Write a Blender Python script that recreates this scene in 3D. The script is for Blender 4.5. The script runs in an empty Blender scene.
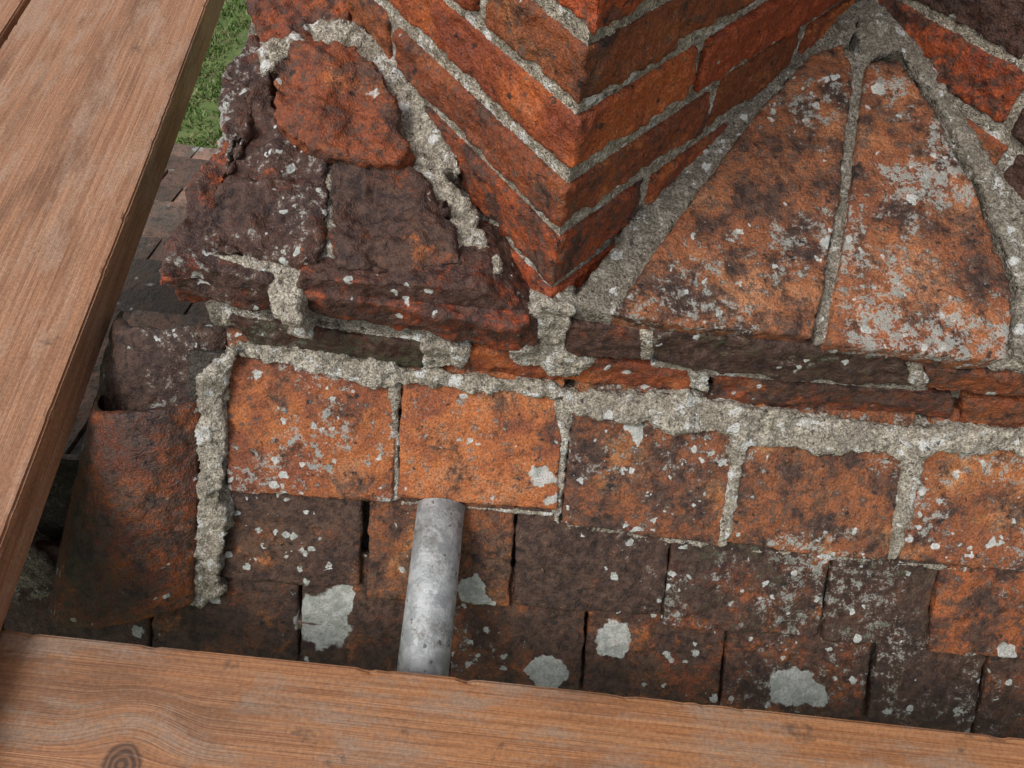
import bpy, math, random, bmesh
from mathutils import Vector, Matrix, noise as mn
random.seed(7)
sc=bpy.context.scene
# ---------------- camera
PITCH=math.radians(55); ROLL=math.radians(5.7); FPX=745.0
F=Vector((0,math.cos(PITCH),-math.sin(PITCH))); U0=Vector((0,math.sin(PITCH),math.cos(PITCH))); X0=Vector((1,0,0))
R=X0*math.cos(ROLL)+U0*math.sin(ROLL); U=-X0*math.sin(ROLL)+U0*math.cos(ROLL)
cd=bpy.data.cameras.new("camera"); cam=bpy.data.objects.new("camera",cd); sc.collection.objects.link(cam)
cam.matrix_world=Matrix(((R.x,U.x,-F.x,0),(R.y,U.y,-F.y,0),(R.z,U.z,-F.z,0),(0,0,0,1)))
cd.sensor_width=36; cd.lens=FPX/1024*36; cd.clip_start=.01; cd.clip_end=500
sc.camera=cam
def ray(p): return F+R*((p[0]-512)/FPX)+U*((384-p[1])/FPX)
def hit(p,plane,off=0.0):
    p0,n=plane; d=ray(p); return d*((p0+n*off).dot(n)/d.dot(n))
def nrm(v): return Vector(v).normalized()
ROOF=(Vector((0,.45,-.68)),nrm((0,-.766,.643)))
SA=math.radians(20)
SLOPE=(Vector((0,.463,-.53)),nrm((0,-math.sin(SA),math.cos(SA))))
def WALL(y): return (Vector((0,y,0)),Vector((0,-1,0)))
def HZ(z): return (Vector((0,0,z)),Vector((0,0,1)))
# ---------------- node helpers
class T:
    def __init__(s,name):
        s.m=bpy.data.materials.new(name); s.m.use_nodes=True; s.t=s.m.node_tree; s.t.nodes.clear()
        s.o=s.n('ShaderNodeOutputMaterial'); s.b=s.n('ShaderNodeBsdfPrincipled'); s.l(s.b.outputs[0],s.o.inputs[0])
        s.tc=s.n('ShaderNodeTexCoord')
    def n(s,t): return s.t.nodes.new(t)
    def l(s,a,b): s.t.links.new(a,b)
    def put(s,sock,v):
        if isinstance(v,bpy.types.NodeSocket): s.l(v,sock)
        elif isinstance(v,(tuple,list)) and len(v)==3 and sock.type=='RGBA': sock.default_value=(*v,1)
        else: sock.default_value=v
    def M(s,op,a,b=0.0,c=None,clamp=False):
        n=s.n('ShaderNodeMath'); n.operation=op; n.use_clamp=clamp
        s.put(n.inputs[0],a); s.put(n.inputs[1],b)
        if c is not None: s.put(n.inputs[2],c)
        return n.outputs[0]
    def V(s,op,a,b):
        n=s.n('ShaderNodeVectorMath'); n.operation=op; s.put(n.inputs[0],a)
        if op=='SCALE': s.put(n.inputs[3],b)
        else: s.put(n.inputs[1],b)
        return n.outputs[1] if op=='DISTANCE' else n.outputs[0]
    def noise(s,co,scale,det=4,rough=.6,dist=0,col=False):
        n=s.n('ShaderNodeTexNoise'); s.l(co,n.inputs['Vector']); n.inputs['Scale'].default_value=scale
        n.inputs['Detail'].default_value=det; n.inputs['Roughness'].default_value=rough; n.inputs['Distortion'].default_value=dist
        return n.outputs['Color' if col else 'Fac']
    def sm(s,v,lo,hi):
        n=s.n('ShaderNodeMapRange'); n.interpolation_type='SMOOTHSTEP'
        s.put(n.inputs[0],v); s.put(n.inputs[1],lo); s.put(n.inputs[2],hi); return n.outputs[0]
    def mix(s,f,a,b,mode='MIX'):
        n=s.n('ShaderNodeMix'); n.data_type='RGBA'; n.blend_type=mode
        s.put(n.inputs[0],f); s.put(n.inputs[6],a); s.put(n.inputs[7],b); return n.outputs[2]
    def attr(s,name):
        n=s.n('ShaderNodeAttribute'); n.attribute_type='OBJECT'; n.attribute_name=name; return n.outputs['Fac']
    def rnd(s): return s.n('ShaderNodeObjectInfo').outputs['Random']
    def off(s,co,v): return s.V('ADD',co,Vector(v))
    def warp(s,co,scale,amt,det=1):
        c=s.V('SUBTRACT',s.noise(co,scale,det,col=True),Vector((.5,.5,.5))); return s.V('ADD',co,s.V('SCALE',c,amt))
    def spots(s,co,scale,dens,rmax,soft=.08):
        n=s.n('ShaderNodeTexVoronoi'); s.l(co,n.inputs['Vector']); n.inputs['Scale'].default_value=scale
        sp=s.n('ShaderNodeSeparateColor'); s.l(n.outputs['Color'],sp.inputs[0])
        pres=s.M('LESS_THAN',sp.outputs[0],dens)
        q=s.M('MULTIPLY',sp.outputs[1],sp.outputs[1])
        rad=s.M('MULTIPLY',s.M('ADD',s.M('MULTIPLY',q,.8),.2),rmax)
        d=s.M('SUBTRACT',rad,n.outputs['Distance'])
        return s.M('MULTIPLY',pres,s.sm(d,0,soft))
    def bump(s,h,dist,strength=1.0):
        n=s.n('ShaderNodeBump'); n.inputs['Distance'].default_value=dist; n.inputs['Strength'].default_value=strength
        s.put(n.inputs['Height'],h); s.l(n.outputs[0],s.b.inputs['Normal'])
    def col(s,c): s.put(s.b.inputs['Base Color'],c)
    def rough(s,v): s.put(s.b.inputs['Roughness'],v)

def clay(name,c1,c2,c3,darkc=(.014,.011,.011),big=(),rg=.60):
    t=T(name); co=t.tc.outputs['Object']; r=t.rnd()
    N1=t.noise(co,13,4,.65); N2=t.noise(t.off(co,(7,3,5)),24,6,.78); N3=t.noise(co,95,5,.76); N4=t.noise(co,420,2,.7)
    f=t.M('ADD',N1,t.M('MULTIPLY',t.M('SUBTRACT',r,.5),.35))
    c=t.mix(t.sm(f,.38,.60),c1,c2)
    c=t.mix(t.M('MULTIPLY',t.sm(t.M('SUBTRACT',t.M('ADD',N3,.5),N1),.5,.70),.6),c,c3)
    hs=t.n('ShaderNodeHueSaturation'); t.put(hs.inputs['Color'],c)
    t.put(hs.inputs['Value'],t.M('MULTIPLY',t.M('ADD',t.M('MULTIPLY',r,.4),.82),t.M('ADD',t.attr('val'),1.0)))
    t.put(hs.inputs['Hue'],t.M('ADD',t.M('MULTIPLY',r,.018),.495)); hs.inputs['Saturation'].default_value=1.06
    c=hs.outputs[0]
    c=t.mix(1.0,c,t.mix(t.sm(N4,.3,.7),(.64,.61,.58),(1.28,1.26,1.24)),'MULTIPLY')
    dk=t.attr('dark')
    dm=t.sm(t.M('ADD',N2,t.M('MULTIPLY',dk,.40)),.59,.76)
    dm2=t.sm(t.M('ADD',N3,t.M('MULTIPLY',dk,.22)),.60,.67)
    dmm=t.M('MAXIMUM',t.M('MULTIPLY',dm,.92),t.M('MULTIPLY',dm2,.85))
    c=t.mix(dmm,c,t.mix(t.sm(N3,.38,.62),darkc,(.085,.050,.036)))
    w=t.warp(co,150,.0085)
    bs=t.spots(t.off(w,(4,4,9)),120,t.M('MULTIPLY',t.sm(N2,.40,.58),.6),.44,.10)
    c=t.mix(t.M('MULTIPLY',bs,.85),c,(.016,.012,.011))
    li=t.attr('lichen'); patch=t.sm(t.noise(t.off(co,(9,2,4)),11,2,.6),.40,.60); dens=t.M('MULTIPLY',li,patch)
    l1=t.spots(w,95,t.M('MULTIPLY',dens,.55),.55,.12)
    l2=t.spots(t.off(w,(1.3,.4,2.2)),36,t.M('MULTIPLY',dens,.36),.42,.05)
    cr=t.attr('crust')
    l4=t.sm(t.M('ADD',t.M('ADD',N3,t.M('MULTIPLY',t.M('SUBTRACT',patch,.5),.16)),t.M('ADD',t.M('MULTIPLY',t.M('SUBTRACT',N4,.5),.35),t.M('MULTIPLY',cr,.22))),.655,.74)
    l4=t.M('MULTIPLY',l4,t.M('GREATER_THAN',cr,.02))
    lm=t.M('MAXIMUM',t.M('MAXIMUM',l1,l2),t.M('MULTIPLY',l4,.78))
    if big:
        wb=t.warp(w,40,.026); bm=None
        for (p,rr) in big:
            d=t.V('DISTANCE',wb,Vector(p)); m=t.sm(d,rr,rr*.9)
            bm=m if bm is None else t.M('MAXIMUM',bm,m)
        lm=t.M('MAXIMUM',lm,t.M('MULTIPLY',bm,.95))
    lc=t.mix(t.sm(N3,.42,.58),(.68,.69,.65),(.46,.49,.44))
    lc=t.mix(t.M('MULTIPLY',t.sm(N4,.50,.66),.45),lc,(.27,.26,.23))
    c=t.mix(t.M('MULTIPLY',lm,.9),c,lc)
    ms=t.attr('moss'); mm=t.sm(t.M('ADD',t.M('MULTIPLY',t.M('ADD',N2,N3),.5),t.M('MULTIPLY',ms,.28)),.62,.72)
    c=t.mix(t.M('MULTIPLY',mm,.75),c,(.045,.052,.02))
    t.col(c); t.rough(t.M('ADD',t.M('ADD',t.M('MULTIPLY',N2,.5),rg-.28),t.M('MULTIPLY',lm,.25),clamp=True)); t.b.inputs['Specular IOR Level'].default_value=.5
    t.bump(t.M('ADD',t.noise(co,75,5,.78),t.M('MULTIPLY',t.noise(co,420,1),.25)),.0055,1.0)
    return t.m

def mortar_mat(name,ca=(.62,.57,.47),cb=(.38,.34,.275),dark=.0,lw=.56):
    t=T(name); co=t.tc.outputs['Object']
    A=t.noise(co,24,5,.74); B=t.noise(co,110,4,.8); G=t.noise(co,380,2,.7)
    c=t.mix(t.sm(A,.40,.60),ca,cb)
    c=t.mix(t.M('MULTIPLY',t.sm(t.M('ADD',t.M('MULTIPLY',A,-.5),B),.24,.34),.6),c,(.17,.145,.11))
    c=t.mix(1.0,c,t.mix(t.sm(G,.3,.7),(.5,.48,.46),(1.28,1.26,1.23)),'MULTIPLY')
    w=t.warp(co,150,.007)
    l=t.M('MAXIMUM',t.spots(w,60,.35,.5,.1),t.sm(t.noise(t.off(co,(2,9,2)),42,5,.8),lw,lw+.05))
    c=t.mix(t.M('MULTIPLY',l,.85),c,(.76,.76,.72))
    s2=t.spots(w,190,.35,.5,.15); c=t.mix(t.M('MULTIPLY',s2,.8),c,(.07,.055,.045))
    mm=t.sm(t.noise(t.off(co,(8,1,3)),20,5,.78),.54,.66); c=t.mix(t.M('MULTIPLY',mm,.62),c,(.12,.105,.065))
    if dark: c=t.mix(dark,c,(.03,.025,.02))
    t.col(c); t.rough(.9); t.b.inputs['Specular IOR Level'].default_value=.25
    t.bump(t.M('ADD',t.noise(co,100,4,.82),t.M('MULTIPLY',t.noise(co,420,1),.35)),.008,1.0)
    return t.m
def bigs(lst): return [(tuple(hit((a,b),ROOF,.018)),r) for a,b,r in lst]
BIG=bigs([(322,622,.036),(472,590,.019),(548,672,.025),(614,640,.023),(790,688,.028),(812,694,.018),(545,478,.015),(548,492,.012),(635,428,.013),(668,657,.009),(340,604,.02),(487,602,.012),(1003,650,.012),(212,594,.012)])
BRICK=clay("red_brick",(.46,.118,.045),(.23,.056,.030),(.47,.17,.085))
TILE=clay("clay_tile",(.44,.155,.062),(.25,.080,.042),(.46,.235,.135),big=BIG)
WTILE=clay("weathering_tile",(.42,.155,.076),(.27,.095,.052),(.46,.235,.15))
MORT=mortar_mat("lime_mortar"); MORTD=mortar_mat("old_mortar",(.44,.405,.34),(.25,.22,.175),lw=.585)
# ---------------- geometry helpers
def tex(name,size,depth=2):
    x=bpy.data.textures.new(name,'CLOUDS'); x.noise_scale=size; x.noise_depth=depth; return x
TX={'a':tex('c_a',.035),'b':tex('c_b',.009,3),'c':tex('c_c',.07,1)}
def empty(name):
    e=bpy.data.objects.new(name,None); sc.collection.objects.link(e); e.empty_display_size=.1; return e
def link(name,verts,faces,parent,mat):
    me=bpy.data.meshes.new(name); me.from_pydata([tuple(v) for v in verts],[],faces); me.update()
    bm=bmesh.new(); bm.from_mesh(me); bmesh.ops.recalc_face_normals(bm,faces=bm.faces); bm.to_mesh(me); bm.free()
    o=bpy.data.objects.new(name,me); sc.collection.objects.link(o); me.materials.append(mat)
    if parent: o.parent=parent
    return o
def rough(o,vox,smooth,da,db,dc=0):
    m=o.modifiers.new('r','REMESH'); m.mode='VOXEL'; m.voxel_size=vox; m.use_smooth_shade=True
    if smooth:
        m=o.modifiers.new('s','SMOOTH'); m.iterations=smooth; m.factor=.5
    for k,s in (('c',dc),('a',da),('b',db)):
        if s:
            m=o.modifiers.new('d'+k,'DISPLACE'); m.texture=TX[k]; m.texture_coords='GLOBAL'; m.strength=s; m.mid_level=.5
def prism(name,front,back,parent,mat,vox=.003,smooth=4,da=.006,db=.003,dc=0,**at):
    n=len(front); v=list(front)+list(back)
    f=[list(range(n)),list(range(2*n-1,n-1,-1))]+[[i,(i+1)%n,n+(i+1)%n,n+i] for i in range(n)]
    o=link(name,v,f,parent,mat); rough(o,vox,smooth,da,db,dc)
    for k,x in at.items(): o[k]=float(x)
    return o
def face(name,pts,plane,off,depth,parent,mat,dirv=None,**k):
    fr=[hit(p,plane,off) for p in pts]; d=dirv if dirv is not None else -plane[1]
    return prism(name,fr,[q+d*depth for q in fr],parent,mat,**k)
def box(name,o,ex,ey,ez,a0,a1,b0,b1,c0,c1,parent,mat,**k):
    fr=[o+ex*a+ey*b+ez*c0 for a,b in((a0,b0),(a1,b0),(a1,b1),(a0,b1))]
    bk=[q+ez*(c1-c0) for q in fr]
    return prism(name,fr,bk,parent,mat,**k)
# ================= CHIMNEY
CH=empty("brick_chimney")
Z=Vector((0,0,1)); HA=math.radians(40); eR=Vector((math.sin(HA),math.cos(HA),0)); eL=Vector((-math.sin(HA),math.cos(HA),0))
LEN=.478
bedsz=[-.575,-.508,-.443,-.381,-.3225,-.267,-.21,-.15,-.09,-.03,.03,.09]
def stack(org,seed,dk):
    rs=random.Random(seed)
    for k in range(len(bedsz)-1):
        z0=bedsz[k]+.0065; z1=bedsz[k+1]-.0065
        j=lambda s=.003: rs.uniform(-s,s)
        hr,hl=(.12,.25) if k%2 else (.25,.12)
        if k==2: hr,hl=.20,.27
        if k==3: hr,hl=.15,.29
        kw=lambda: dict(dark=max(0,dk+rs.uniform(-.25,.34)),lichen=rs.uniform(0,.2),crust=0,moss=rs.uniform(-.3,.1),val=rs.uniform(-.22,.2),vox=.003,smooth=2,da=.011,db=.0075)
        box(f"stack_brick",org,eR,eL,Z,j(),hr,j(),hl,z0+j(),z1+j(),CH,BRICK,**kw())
        for side in(0,1):
            a=(hl if side else hr)+.013
            while a<LEN-.02:
                e=min(a+(.25 if rs.random()<.8 else .14),LEN)
                if LEN-e<.07:e=LEN
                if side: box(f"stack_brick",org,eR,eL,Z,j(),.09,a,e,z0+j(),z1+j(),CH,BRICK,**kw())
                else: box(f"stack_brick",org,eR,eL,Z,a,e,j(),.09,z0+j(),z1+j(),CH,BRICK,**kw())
                a=e+.013
    box("stack_mortar_core",org,eR,eL,Z,.0055,LEN+.02,.0055,LEN+.02,-.60,.085,CH,MORT,vox=.0035,smooth=1,da=.008,db=.007)
ORG=Vector((.028,.463,0)); stack(ORG,3,.18)
stack(Vector((.028+LEN*2*math.sin(HA),.463,0)),11,.52)  # right stack: extra darkness paints the top-right shadow into the brick colour
def extr(name,prof,x0,x1,mat,**k):
    prism(name,[Vector((x0,y,z)) for y,z in prof],[Vector((x1,y,z)) for y,z in prof],CH,mat,**k)
yb=1.0; zbk=-.545+(yb-.470)*math.tan(SA)
extr("plinth_core",[(.470,-.545),(yb,zbk),(1.15,zbk),(1.15,-.62),(.470,-.62)],-.315,1.15,MORTD,vox=.005,smooth=2,da=.010,db=.006)
extr("lower_core",[(.480,-.60),(1.1,-.60),(1.1,-1.6),(.480,-1.6)],-.285,1.15,MORTD,vox=.006,smooth=2,da=.012,db=.005)
B=dict(vox=.003,smooth=2,da=.012,db=.0075)
def wallb(pts,y,dep=.09,**k):
    kk=dict(B); kk.update(k); face("plinth_brick",pts,WALL(y),0,dep,CH,BRICK,dirv=Vector((0,1,0)),**kk)
wallb([(160,262),(272,280),(276,315),(157,288)],.452,.11,dark=.6,lichen=.5,crust=.1,val=-.2)
wallb([(298,278),(482,288),(538,322),(538,348),(300,311)],.450,.09,dark=.62,lichen=.4,moss=.1,val=-.1)
wallb([(562,324),(643,333),(641,362),(560,356)],.456,dark=.72,lichen=.3)
wallb([(655,333),(780,344),(905,358),(915,388),(780,380),(655,366)],.452,dark=.92,lichen=.8,moss=.4,crust=.12)
wallb([(925,368),(1080,380),(1080,400),(925,392)],.456,dark=.3,lichen=.2)
wallb([(1090,380),(1300,402),(1300,430),(1090,412)],.456,dark=.3,lichen=.2)
wallb([(226,318),(330,332),(424,345),(424,372),(335,360),(250,346)],.458,dark=.85,lichen=.9,moss=.6,crust=.3)
wallb([(468,350),(580,358),(688,372),(692,391),(580,384),(468,376)],.460,dark=.25,lichen=.2)
wallb([(712,378),(955,396),(952,420),(712,404)],.458,dark=.5,lichen=.2)
wallb([(962,398),(1100,410),(1100,440),(960,428)],.458,dark=.35,lichen=.2)
def slb(pts,off,dep=.07,n="offset_brick",mat=None,**k):
    kk=dict(B); kk.update(k); face(n,pts,SLOPE,off,dep,CH,mat or BRICK,**kk)
slb([(158,280),(186,236),(212,226),(272,266),(276,284),(215,280)],.006,.06,dark=.45,lichen=.7,crust=.2,val=-.1)
slb([(272,60),(300,41),(356,42),(384,70),(408,150),(399,162),(350,156),(300,145),(276,124)],.038,.08,smooth=1,dark=.36,lichen=.12,dc=.016,da=.018,db=.010,val=.08)
slb([(248,98),(270,64),(280,128),(300,146),(326,158),(326,206),(318,264),(214,250),(202,234),(226,160)],.022,.08,smooth=1,dark=.80,lichen=.6,dc=.02,da=.02,db=.010,crust=.1)
slb([(329,170),(340,158),(404,165),(448,202),(462,264),(400,273),(334,270)],.026,.08,smooth=1,dark=.64,lichen=.15,dc=.014,da=.018,db=.010)
slb([(300,276),(352,268),(470,272),(530,318),(520,330),(300,292)],.008,.06,smooth=2,dark=.48,lichen=.4,da=.016,val=-.1)
slb([(228,62),(258,30),(274,60),(266,98),(250,112),(226,160),(216,118)],.004,.07,smooth=1,dark=.66,lichen=1,crust=.4,da=.02,db=.01)
slb([(248,0),(262,-40),(300,-70),(350,-20),(350,30),(300,38),(268,62),(256,30)],.010,.07,smooth=1,dark=.42,lichen=.6,crust=.2,da=.018,db=.01)
slb([(200,165),(228,125),(230,166),(206,226),(180,240),(186,205)],-.002,.07,smooth=1,dark=.6,lichen=1,crust=.42,da=.018,db=.01)
def mo(pts,plane,off,dep,mat=None,n="mortar_fillet",**k):
    kk=dict(vox=.003,smooth=1,da=.016,db=.012); kk.update(k); return face(n,pts,plane,off,dep,CH,mat or MORT,**kk)
mo([(300,20),(356,20),(400,56),(424,96),(458,134),(462,172),(420,166),(396,150),(372,66),(336,50)],SLOPE,.020,.06,da=.022,db=.014)
mo([(396,154),(436,156),(474,208),(500,270),(486,290),(452,284),(450,222),(428,192)],SLOPE,.016,.06,da=.022,db=.014)
mo([(268,264),(296,260),(304,290),(298,322),(274,316)],SLOPE,.010,.05)
mo([(306,160),(332,158),(338,264),(314,270),(318,210)],SLOPE,.016,.05)
mo([(262,44),(296,30),(304,42),(276,66),(262,70)],SLOPE,.012,.05)
mo([(200,250),(320,260),(450,268),(476,278),(300,280),(215,262)],SLOPE,.014,.04)
mo([(222,314),(420,340),(470,350),(470,362),(430,358),(420,350),(225,324)],WALL(.462),0,.04,dirv=Vector((0,1,0)),da=.01,db=.008)
mo([(514,318),(546,306),(574,312),(564,352),(594,366),(570,376),(512,364),(510,350),(540,346)],WALL(.453),0,.04,dirv=Vector((0,1,0)))
mo([(422,344),(468,350),(464,366),(424,370)],WALL(.456),0,.04,dirv=Vector((0,1,0)))
mo([(640,332),(657,334),(652,364),(640,362)],WALL(.455),0,.03,dirv=Vector((0,1,0)),da=.008,db=.008)
mo([(650,362),(900,386),(925,380),(930,390),(900,398),(650,374)],WALL(.462),0,.03,dirv=Vector((0,1,0)),da=.008,db=.008)
mo([(900,362),(1080,374),(1080,366),(905,352)],WALL(.456),0,.03,dirv=Vector((0,1,0)))
mo([(905,366),(922,368),(930,388),(914,390)],WALL(.450),0,.03,dirv=Vector((0,1,0)))
mo([(690,374),(712,376),(710,396),(692,392)],WALL(.456),0,.03,dirv=Vector((0,1,0)))
mo([(568,308),(614,318),(684,216),(764,108),(814,54),(850,44),(866,0),(846,-14),(790,36),(690,134)],SLOPE,.007,.05,da=.010,db=.010,mat=MORTD)
mo([(862,58),(905,50),(944,110),(984,190),(1018,284),(1014,356),(1060,372),(1110,352),(1030,225),(942,74),(880,-14),(856,-10)],SLOPE,.007,.05,da=.010,db=.010,mat=MORTD)
mo([(845,48),(872,58),(862,180),(846,345),(816,342),(836,200)],SLOPE,.005,.03,da=.008,db=.010,mat=MORTD)
K=dict(n="weathering_tile",mat=WTILE,vox=.003,smooth=2,da=.007,db=.005)
slb([(612,314),(678,218),(758,112),(812,55),(842,44),(854,70),(840,200),(814,336),(700,328)],.013,.04,dark=.40,lichen=.8,crust=.24,**K)
slb([(868,62),(900,58),(936,112),(976,192),(1012,285),(1008,358),(990,360),(828,344),(848,220)],.013,.04,dark=.36,lichen=1,crust=.50,**K)
# ================= ROOF
RF=empty("tiled_roof")
down=nrm((0,-.643,-.766)); rn=ROOF[1]
def tile(bl,br,tr,tl,at,lift=.020,up=.05,vox=.0028):
    BL,BR=hit(bl,ROOF,lift),hit(br,ROOF,lift); TR,TL=hit(tr,ROOF,lift-.012),hit(tl,ROOF,lift-.012)
    tile3(BL,BR,TR-down*up,TL-down*up,at,vox)
def tile3(BL,BR,TR,TL,at,vox=.0028):
    th=.013; w=rn*random.uniform(-.0015,.0015)
    mb=(BL+BR)/2+down*random.uniform(-.001,.003)+rn*.0015
    fr=[BL+w,mb,BR-w,TR,TL]; prism("clay_tile",fr,[q-rn*th for q in fr],RF,TILE,vox=vox,smooth=2,da=.006,db=.0045,**at)
a=lambda d,l,c=0,m=-.2,v=0: dict(dark=d,lichen=l,crust=c,moss=m,val=v)
r1=[((226,492),(392,503),(397,385),(226,358),a(.28,1,.30,-.2,.08)),((398,498),(557,511),(562,394),(401,380),a(.26,.6,.03,-.2,.22)),
 ((562,524),(721,546),(736,432),(571,405),a(.46,1,.12,-.2,0)),((727,544),(888,560),(909,450),(746,438),a(.40,1,.32,-.2,.05)),
 ((899,560),(1060,574),(1084,458),(924,450),a(.32,1,.26,-.2,.08)),((1070,574),(1230,590),(1260,470),(1094,462),a(.2,.6))]
for q in r1: tile(*q,lift=.026)
r2=[((219,578),(360,587),(361,505),(228,490),a(.66,.9)),((366,598),(510,607),(513,515),(368,503),a(.46,.3)),
 ((512,606),(662,616),(668,545),(514,522),a(.76,.7,.05)),((662,626),(818,638),(827,558),(670,545),a(.62,.6,.28,.35,-.1)),
 ((822,640),(925,648),(934,570),(830,560),a(.80,.6,.28,.35)),((927,652),(1080,664),(1092,580),(937,568),a(.44,.9,.25)),((1085,664),(1240,678),(1255,595),(1096,580),a(.4,.5))]
for q in r2: tile(*q)
r3=[((-150,635),(-5,643),(-5,580),(-150,570),a(.8,.2)),((2,640),(149,652),(150,592),(2,580),a(.8,.2)),((152,654),(297,664),(298,585),(155,580),a(.62,.5)),
 ((300,668),(445,682),(448,598),(302,588),a(.66,.3)),((449,684),(580,691),(584,610),(452,605),a(.56,.8,.1)),((582,693),(718,706),(724,628),(587,612),a(.54,.8)),
 ((720,708),(862,718),(869,646),(725,632),a(.6,.6,.05)),((868,722),(970,736),(984,655),(873,648),a(.8,.5,.15)),((974,738),(1120,752),(1136,670),(988,655),a(.62,.8,.1)),((1126,752),(1290,768),(1300,690),(1140,675),a(.6,.4))]
for q in r3: tile(*q)
s3=(hit((600,695),ROOF)-ROOF[0]).dot(down)
for k in range(1,7):
    x=-.9+(k%2)*.08
    s=s3+.088*k
    while x<1.2:
        w=.158; p=ROOF[0]+down*s; BL=Vector((x,p.y,p.z))+rn*.020; BR=BL+Vector((w,0,0))
        tile3(BL,BR,BR-down*.14-rn*.018,BL-down*.14-rn*.018,a(.6,.5),vox=.004); x+=w+.004
def slab(name,x0,x1,s0,s1,o0,o1,mat):
    P=lambda x,s,o: Vector((x,0,0))+ROOF[0]+down*s+rn*o
    v=[P(x,s,o) for o in(o0,o1) for s in(s0,s1) for x in(x0,x1)]
    return link(name,v,[(0,1,3,2),(4,5,7,6),(0,1,5,4),(2,3,7,6),(0,2,6,4),(1,3,7,5)],RF,mat)
DK=mortar_mat("roof_underlay",dark=.85)
slab("roof_deck",-.36,1.2,-.02,1.0,-.05,-.014,DK)
slab("roof_deck_hip",-.95,-.362,.14,1.0,-.05,-.014,DK)
def rmo(pts,off,dep,n="mortar_bedding",mat=None,**k):
    kk=dict(vox=.003,smooth=1,da=.014,db=.011); kk.update(k)
    return face(n,pts,ROOF,off,dep,RF,mat or MORT,**kk)
rmo([(234,340),(300,344),(398,368),(470,374),(560,384),(572,390),(700,394),(740,408),(860,420),(1024,432),(1200,444),(1200,462),(1020,456),(925,454),(912,460),(880,454),(745,444),(734,438),(660,428),(572,412),(560,400),(400,386),(392,388),(300,370),(232,358)],.027,.05,da=.020,db=.013)
rmo([(388,384),(402,380),(398,420),(400,500),(390,502),(392,440)],.020,.03,da=.008,db=.008)
rmo([(552,392),(574,404),(566,470),(560,526),(554,522),(560,440)],.020,.03,da=.010,db=.008)
rmo([(733,430),(749,438),(738,500),(728,546),(718,544),(728,490)],.026,.03,da=.009,db=.008)
rmo([(906,448),(928,452),(914,510),(900,562),(886,560),(899,500)],.027,.03,da=.010,db=.008)
rmo([(560,520),(720,544),(890,560),(1024,572),(1024,577),(890,566),(720,551),(560,528)],.012,.03,da=.008,db=.006)
rmo([(400,500),(555,512),(555,518),(400,506)],.012,.03,da=.006,db=.006)
rmo([(202,384),(224,344),(240,350),(228,376),(220,420),(228,440),(220,492),(228,530),(214,586),(180,594),(190,556),(202,500),(196,440)],.032,.08,da=.022,db=.013)
rmo([(176,592),(215,582),(224,592),(200,606),(180,602)],.030,.05)
def bonnet(c,lift,h,at,mat,nm="bonnet_tile",da=.007):
    nu,nv=28,20; tl,tr,br,bl=[hit(p,ROOF,lift) for p in c]; vs=[];fs=[]
    for lay in (0,1):
        for j in range(nv+1):
            v=j/nv
            for i in range(nu+1):
                u=i/nu; p=tl.lerp(tr,u).lerp(bl.lerp(br,u),v)
                hh=h*(1-(2*(u-.55)/1.1)**2)*(1+.15*v)+.012*v
                if u<.4: hh-= (.4-u)**2*.45
                vs.append(p+rn*(hh-lay*.016))
    n=(nu+1)*(nv+1); w=nu+1
    for lay in(0,1):
        for j in range(nv):
            for i in range(nu):
                q=[lay*n+j*w+i,lay*n+j*w+i+1,lay*n+(j+1)*w+i+1,lay*n+(j+1)*w+i]; fs.append(q if lay else q[::-1])
    for j in range(nv):
        for i in(0,nu): x=j*w+i; fs.append([x,x+w,n+x+w,n+x])
    for i in range(nu):
        for j in(0,nv): x=j*w+i; fs.append([x,x+1,n+x+1,n+x])
    o=link(nm,vs,fs,RF,mat); rough(o,.003,2,da,.003)
    for k,x in at.items(): o[k]=float(x)
HIP=clay("bonnet_clay",(.30,.085,.035),(.13,.038,.022),(.28,.13,.08),rg=.34)
bonnet([(84,322),(232,328),(216,430),(64,432)],-.038,.018,a(.95,.8,.12,.1),TILE,da=.014)
bonnet([(70,404),(208,398),(204,590),(28,602)],.006,.050,a(.46,.3,.0,.0,.05),HIP)
bonnet([(20,585),(196,575),(200,720),(-40,730)],-.02,.035,a(.6,.2),HIP)
rmo([(20,540),(48,560),(60,590),(180,600),(150,608),(60,608),(10,604)],.014,.05,mat=MORTD)
# ================= far roof slope
FR=empty("distant_tiled_roof")
bm=bmesh.new(); rs=random.Random(5); lay=bm.loops.layers.float_color.new("tone")
sl=math.radians(20); dn=Vector((0,math.cos(sl),-math.sin(sl))); nn=Vector((0,math.sin(sl),math.cos(sl))); o0=Vector((0,.25,-.90))
row=0; s=0.0
while s<1.50:
    x=-3.2+(row%2)*.08
    while x<-.15:
        w=.155; dz=rs.uniform(0,.006); tw=rs.uniform(-.004,.004); tn=rs.uniform(.35,1.7)
        e=rs.uniform(-.004,.004)
        c=[o0+Vector((xx,0,0))+dn*(s+ss)+nn*(zz+dz) for xx,ss,zz in((x,0,.004),(x+w,0,.004),(x+w,.125+e,.022+tw),(x,.125+e,.022-tw))]
        v=[bm.verts.new(q) for q in c]+[bm.verts.new(q-nn*.013) for q in c]
        for f in((0,1,2,3),(4,5,6,7),(0,1,5,4),(1,2,6,5),(2,3,7,6),(3,0,4,7)):
            fc=bm.faces.new([v[i] for i in f])
            for lp in fc.loops: lp[lay]=(tn,tn*.97,tn*.94,1)
        x+=w+.006
    s+=.10; row+=1
bmesh.ops.recalc_face_normals(bm,faces=bm.faces)
me=bpy.data.meshes.new("roof_tiles"); bm.to_mesh(me); bm.free()
t=T("distant_clay_tile"); co=t.tc.outputs['Object']
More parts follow.
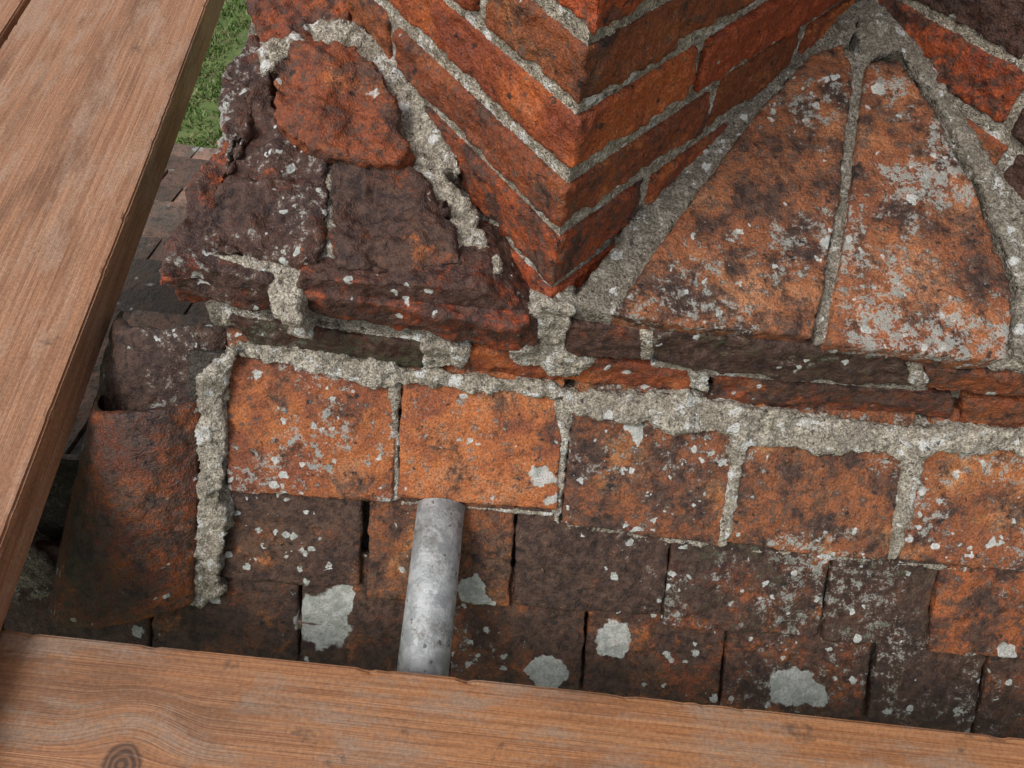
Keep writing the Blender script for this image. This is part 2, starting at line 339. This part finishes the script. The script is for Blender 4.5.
at_=t.n('ShaderNodeAttribute'); at_.attribute_name="tone"
A=t.noise(co,9,5,.7); Bn=t.noise(co,60,4,.7)
c=t.mix(t.sm(A,.38,.6),(.30,.17,.12),(.17,.13,.105)); c=t.mix(1.0,c,at_.outputs['Color'],'MULTIPLY')
c=t.mix(t.M('MULTIPLY',t.sm(Bn,.5,.62),.6),c,(.035,.03,.026)); c=t.mix(t.M('MULTIPLY',t.spots(t.warp(co,60,.02),22,.35,.5,.1),.8),c,(.46,.46,.42))
t.col(c); t.rough(t.M('ADD',t.M('MULTIPLY',A,.5),.10)); t.bump(Bn,.006)
o=bpy.data.objects.new("roof_tiles",me); sc.collection.objects.link(o); o.parent=FR; me.materials.append(t.m)
P=lambda x,s,z: o0+Vector((x,0,0))+dn*s+nn*z
v=[P(x,s,z) for z in(-.05,-.012) for s in(0,1.58) for x in(-3.2,-.15)]
link("roof_deck",v,[(0,1,3,2),(4,5,7,6),(0,1,5,4),(2,3,7,6),(0,2,6,4),(1,3,7,5)],FR,DK)
# ================= ground
t=T("lawn"); co=t.tc.outputs['Object']
c=t.mix(t.sm(t.noise(co,2.5,5,.7),.4,.6),(.07,.12,.025),(.13,.18,.05)); c=t.mix(t.M('MULTIPLY',t.sm(t.noise(co,9,5,.8),.50,.64),.8),c,(.20,.15,.09))
t.col(c); t.rough(.9)
g=link("lawn_ground",[(-300,-300,-6),(300,-300,-6),(300,300,-6),(-300,300,-6)],[(0,1,2,3)],None,t.m)
t=T("grass_blade"); co=t.tc.outputs['Object']
t.col(t.mix(t.sm(t.noise(co,7,4,.8),.42,.6),(.10,.19,.03),(.27,.27,.12))); t.rough(.6)
bl=t.m; vs=[];fs=[]
for i in range(34000):
    x=random.uniform(-7.5,-2.2); y=random.uniform(5.5,12.5); h=random.uniform(.03,.10); an=random.uniform(0,6.28); w=.016
    if mn.noise(Vector((x*2.5,y*2.5,0)))>.2+random.uniform(-.3,.3): continue
    dx,dy=math.cos(an)*w,math.sin(an)*w; lx,ly=random.uniform(-.06,.06),random.uniform(-.06,.06); n=len(vs)
    vs+=[(x-dx,y-dy,-6),(x+dx,y+dy,-6),(x+lx,y+ly,-6+h)]; fs.append((n,n+1,n+2))
link("grass",vs,fs,None,bl)
# ================= scaffold boards + tube
def wood(name,base,dark,light,seed,knots=(),grey=.4,grc=(.33,.255,.20)):
    t=T(name); co=t.tc.outputs['Object']; so=t.off(co,(seed,seed*.7,seed*.3))
    for (kx,ky,r) in knots:
        d=t.V('DISTANCE',co,Vector((kx,ky,0))); f=t.sm(d,r*4,0)
        sp=t.n('ShaderNodeSeparateXYZ'); t.l(so,sp.inputs[0]); sc_=t.n('ShaderNodeSeparateXYZ'); t.l(co,sc_.inputs[0])
        sg=t.M('MULTIPLY',t.M('SUBTRACT',ky,sc_.outputs[1]),f)
        cb=t.n('ShaderNodeCombineXYZ'); t.l(sp.outputs[0],cb.inputs[0]); t.l(t.M('ADD',sp.outputs[1],t.M('MULTIPLY',sg,.8)),cb.inputs[1]); t.l(sp.outputs[2],cb.inputs[2]); so=cb.outputs[0]
    def st(a,b,c):
        m=t.n('ShaderNodeMapping'); t.l(so,m.inputs[0]); m.inputs['Scale'].default_value=(a,b,c); return m.outputs[0]
    g1=t.noise(st(.35,14,14),1.3,1,.5); g2=t.noise(st(1.4,170,170),1.5,4,.75); g3=t.noise(st(6,560,560),1.5,2,.65)
    bandf=t.M('FRACT',t.M('MULTIPLY',g1,20.0)); band=t.M('MULTIPLY',t.sm(bandf,.1,.9),t.sm(bandf,1.0,.92))
    c=t.mix(t.M('MULTIPLY',band,.36),base,dark); c=t.mix(t.M('MULTIPLY',t.sm(g2,.42,.66),.5),c,light)
    c=t.mix(t.M('MULTIPLY',t.sm(g3,.50,.66),.5),c,dark)
    W=t.noise(st(2.2,9,9),1.7,5,.7)
    c=t.mix(t.M('MULTIPLY',t.sm(W,.46,.68),.6),c,(.13,.058,.028))
    c=t.mix(t.M('MULTIPLY',t.sm(t.noise(st(3.5,11,11),2.3,5,.78),.47,.64),grey),c,grc)
    ws=t.warp(co,80,.01); sp2=t.spots(ws,60,.14,.14,.06); c=t.mix(t.M('MULTIPLY',sp2,.6),c,(.04,.022,.014))
    sn=t.sm(t.noise(t.off(co,(3,3,seed)),16,5,.75),.62,.70); c=t.mix(t.M('MULTIPLY',sn,.55),c,(.06,.038,.028))
    N=t.noise(co,260,3,.7); c=t.mix(1.0,c,t.mix(t.sm(N,.3,.7),(.78,.77,.76),(1.15,1.15,1.14)),'MULTIPLY')
    for (kx,ky,r) in knots:
        w=t.warp(co,60,.006); d=t.V('DISTANCE',w,Vector((kx,ky,0)))
        rg=t.sm(t.M('SINE',t.M('MULTIPLY',d,1100)),-.5,1.0)
        kc=t.mix(rg,(.06,.025,.012),(.18,.08,.035)); c=t.mix(t.M('MULTIPLY',t.sm(d,r,r*.75),.92),c,kc)
    t.col(c); t.rough(t.M('ADD',t.M('MULTIPLY',W,.4),.32)); t.b.inputs['Specular IOR Level'].default_value=.4
    t.bump(t.M('ADD',t.M('MULTIPLY',g2,.5),t.M('MULTIPLY',g3,.5)),.0011,.8); return t.m
def board(name,p0,p1,width,side,thick,ztop,mat,ext0=0,ext1=0):
    d=(p1-p0); d.z=0; L=d.length; d.normalize(); q=Vector((-d.y,d.x,0))*side
    me=bpy.data.meshes.new("board"); bm=bmesh.new(); x0,x1=-ext0,L+ext1
    bmesh.ops.create_cube(bm,size=1)
    for v in bm.verts: v.co=Vector((x0 if v.co.x<0 else x1, 0 if v.co.y<0 else width, 0 if v.co.z>0 else -thick))
    bmesh.ops.bevel(bm,geom=bm.edges[:],offset=.0022,segments=2,affect='EDGES')
    for yy in (.006,.009,width-.009,width-.006):
        bmesh.ops.bisect_plane(bm,geom=bm.verts[:]+bm.edges[:]+bm.faces[:],plane_co=(0,yy,0),plane_no=(0,1,0))
    for zz in (-.007,-.010):
        bmesh.ops.bisect_plane(bm,geom=bm.verts[:]+bm.edges[:]+bm.faces[:],plane_co=(0,0,zz),plane_no=(0,0,1))
    le=[e for e in bm.edges if abs((e.verts[0].co-e.verts[1].co).x)>L*.5]
    bmesh.ops.subdivide_edges(bm,edges=le,cuts=int((x1-x0)/.006),use_grid_fill=True)
    for v in bm.verts:
        e=min(abs(v.co.y),abs(v.co.y-width)); y0=v.co.y
        n2=mn.noise(Vector((v.co.x*55,(0 if y0<width/2 else 5),9+width)))
        if e<.004 and v.co.z>-.006:
            k=max(0,n2-.25)*.006; v.co.y+=(1 if y0<width/2 else -1)*k; v.co.z-=k*.6
        v.co.y+=mn.noise(Vector((v.co.x*2.5,width*7,3)))*.0015
    bmesh.ops.recalc_face_normals(bm,faces=bm.faces); bm.to_mesh(me); bm.free()
    o=bpy.data.objects.new(name,me); sc.collection.objects.link(o); me.materials.append(mat)
    o.matrix_world=Matrix(((d.x,q.x,0,p0.x),(d.y,q.y,0,p0.y),(0,0,1,ztop),(0,0,0,1)))
    if side<0: me.flip_normals()
    return o
W1=wood("stained_pine",(.40,.19,.095),(.17,.07,.034),(.54,.32,.20),1.3,grey=.45,grc=(.45,.31,.225))
W2=wood("stained_pine_knotty",(.37,.155,.058),(.14,.052,.022),(.47,.26,.135),4.1,knots=((.15,.098,.019),(.83,.07,.006)),grey=.6,grc=(.28,.205,.15))
zt=-.66
A0,A1=hit((0,545),HZ(zt)),hit((208,0),HZ(zt)); E=hit((30,0),HZ(zt))
d=(A1-A0).normalized(); wd=abs((E-A0).cross(d).z)
board("scaffold_board",A0,A1,wd,1,.048,zt,W1,ext0=.45,ext1=1.2)
q=Vector((-d.y,d.x,0)); B0=A0+q*(wd+.014); B1=A1+q*(wd+.014)
board("scaffold_board",B0,B1,.225,1,.045,zt-.004,W1,ext0=.45,ext1=1.2)
zb=-.712
C0,C1=hit((0,629),HZ(zb)),hit((1024,738),HZ(zb))
board("scaffold_board",C0,C1,.225,-1,.038,zb,W2,ext0=.5,ext1=.6)
# tube
t=T("galvanised_steel"); co=t.tc.outputs['Object']
A=t.noise(co,60,5,.7)
c=t.mix(t.sm(A,.38,.62),(.34,.36,.36),(.54,.55,.55)); c=t.mix(t.M('MULTIPLY',t.sm(t.noise(co,24,6,.78),.50,.62),.75),c,(.21,.19,.16))
w=t.warp(co,150,.006); c=t.mix(t.M('MULTIPLY',t.spots(w,100,.35,.4,.1),.7),c,(.64,.64,.62)); c=t.mix(t.M('MULTIPLY',t.spots(t.off(w,(3,1,1)),150,.35,.4,.1),.75),c,(.09,.08,.07))
t.col(c); t.b.inputs['Metallic'].default_value=.35; t.rough(t.M('ADD',t.M('MULTIPLY',A,.4),.36)); t.bump(t.noise(co,110,5,.7),.0018)
rt=.0265; P1=hit((441,494),ROOF,.028); P2=hit((421,672),HZ(P1.z-.028))
ax=(P2-P1).normalized(); c0=P1-Vector((0,0,rt)); s1=ax.cross(Z).normalized(); s2=s1.cross(ax).normalized()
prof=[(0,rt-.004),(0,rt-.001),(.001,rt),(.1,rt),(.3,rt),(.6,rt),(1.1,rt),(1.101,rt-.004),(1.0,rt-.004),(.05,rt-.004)]
n=64; vs=[];fs=[]
for (l,r) in prof:
    for i in range(n):
        an=2*math.pi*i/n; vs.append(c0+ax*l+(s1*math.cos(an)+s2*math.sin(an))*r)
m=len(prof)
for k in range(m):
    for i in range(n): fs.append((k*n+i,k*n+(i+1)%n,((k+1)%m)*n+(i+1)%n,((k+1)%m)*n+i))
o=link("scaffold_tube",vs,fs,None,t.m)
for p in o.data.polygons: p.use_smooth=True
# ================= light
w=bpy.data.worlds.new("World"); sc.world=w; w.use_nodes=True; nt=w.node_tree
sky=nt.nodes.new('ShaderNodeTexSky'); sky.sky_type='NISHITA'; sky.sun_disc=False
el,az=math.radians(52),math.radians(-50)
sky.sun_elevation=el; sky.air_density=1.0; sky.dust_density=3
hs=nt.nodes.new('ShaderNodeHueSaturation'); hs.inputs['Saturation'].default_value=.35
bg=nt.nodes['Background']; nt.links.new(sky.outputs[0],hs.inputs['Color']); nt.links.new(hs.outputs[0],bg.inputs[0]); bg.inputs[1].default_value=.15
sd=bpy.data.lights.new("sun",'SUN'); sd.energy=1.5; sd.angle=math.radians(20); sd.color=(1,.98,.95)
so=bpy.data.objects.new("sun",sd); sc.collection.objects.link(so)
D=Vector((math.sin(az)*math.cos(el),-abs(math.cos(az))*math.cos(el),math.sin(el)))
sky.sun_rotation=math.atan2(D.x,D.y)
so.rotation_euler=D.to_track_quat('Z','Y').to_euler()
sc.view_settings.view_transform='Standard'; sc.view_settings.look='None'; sc.view_settings.exposure=0
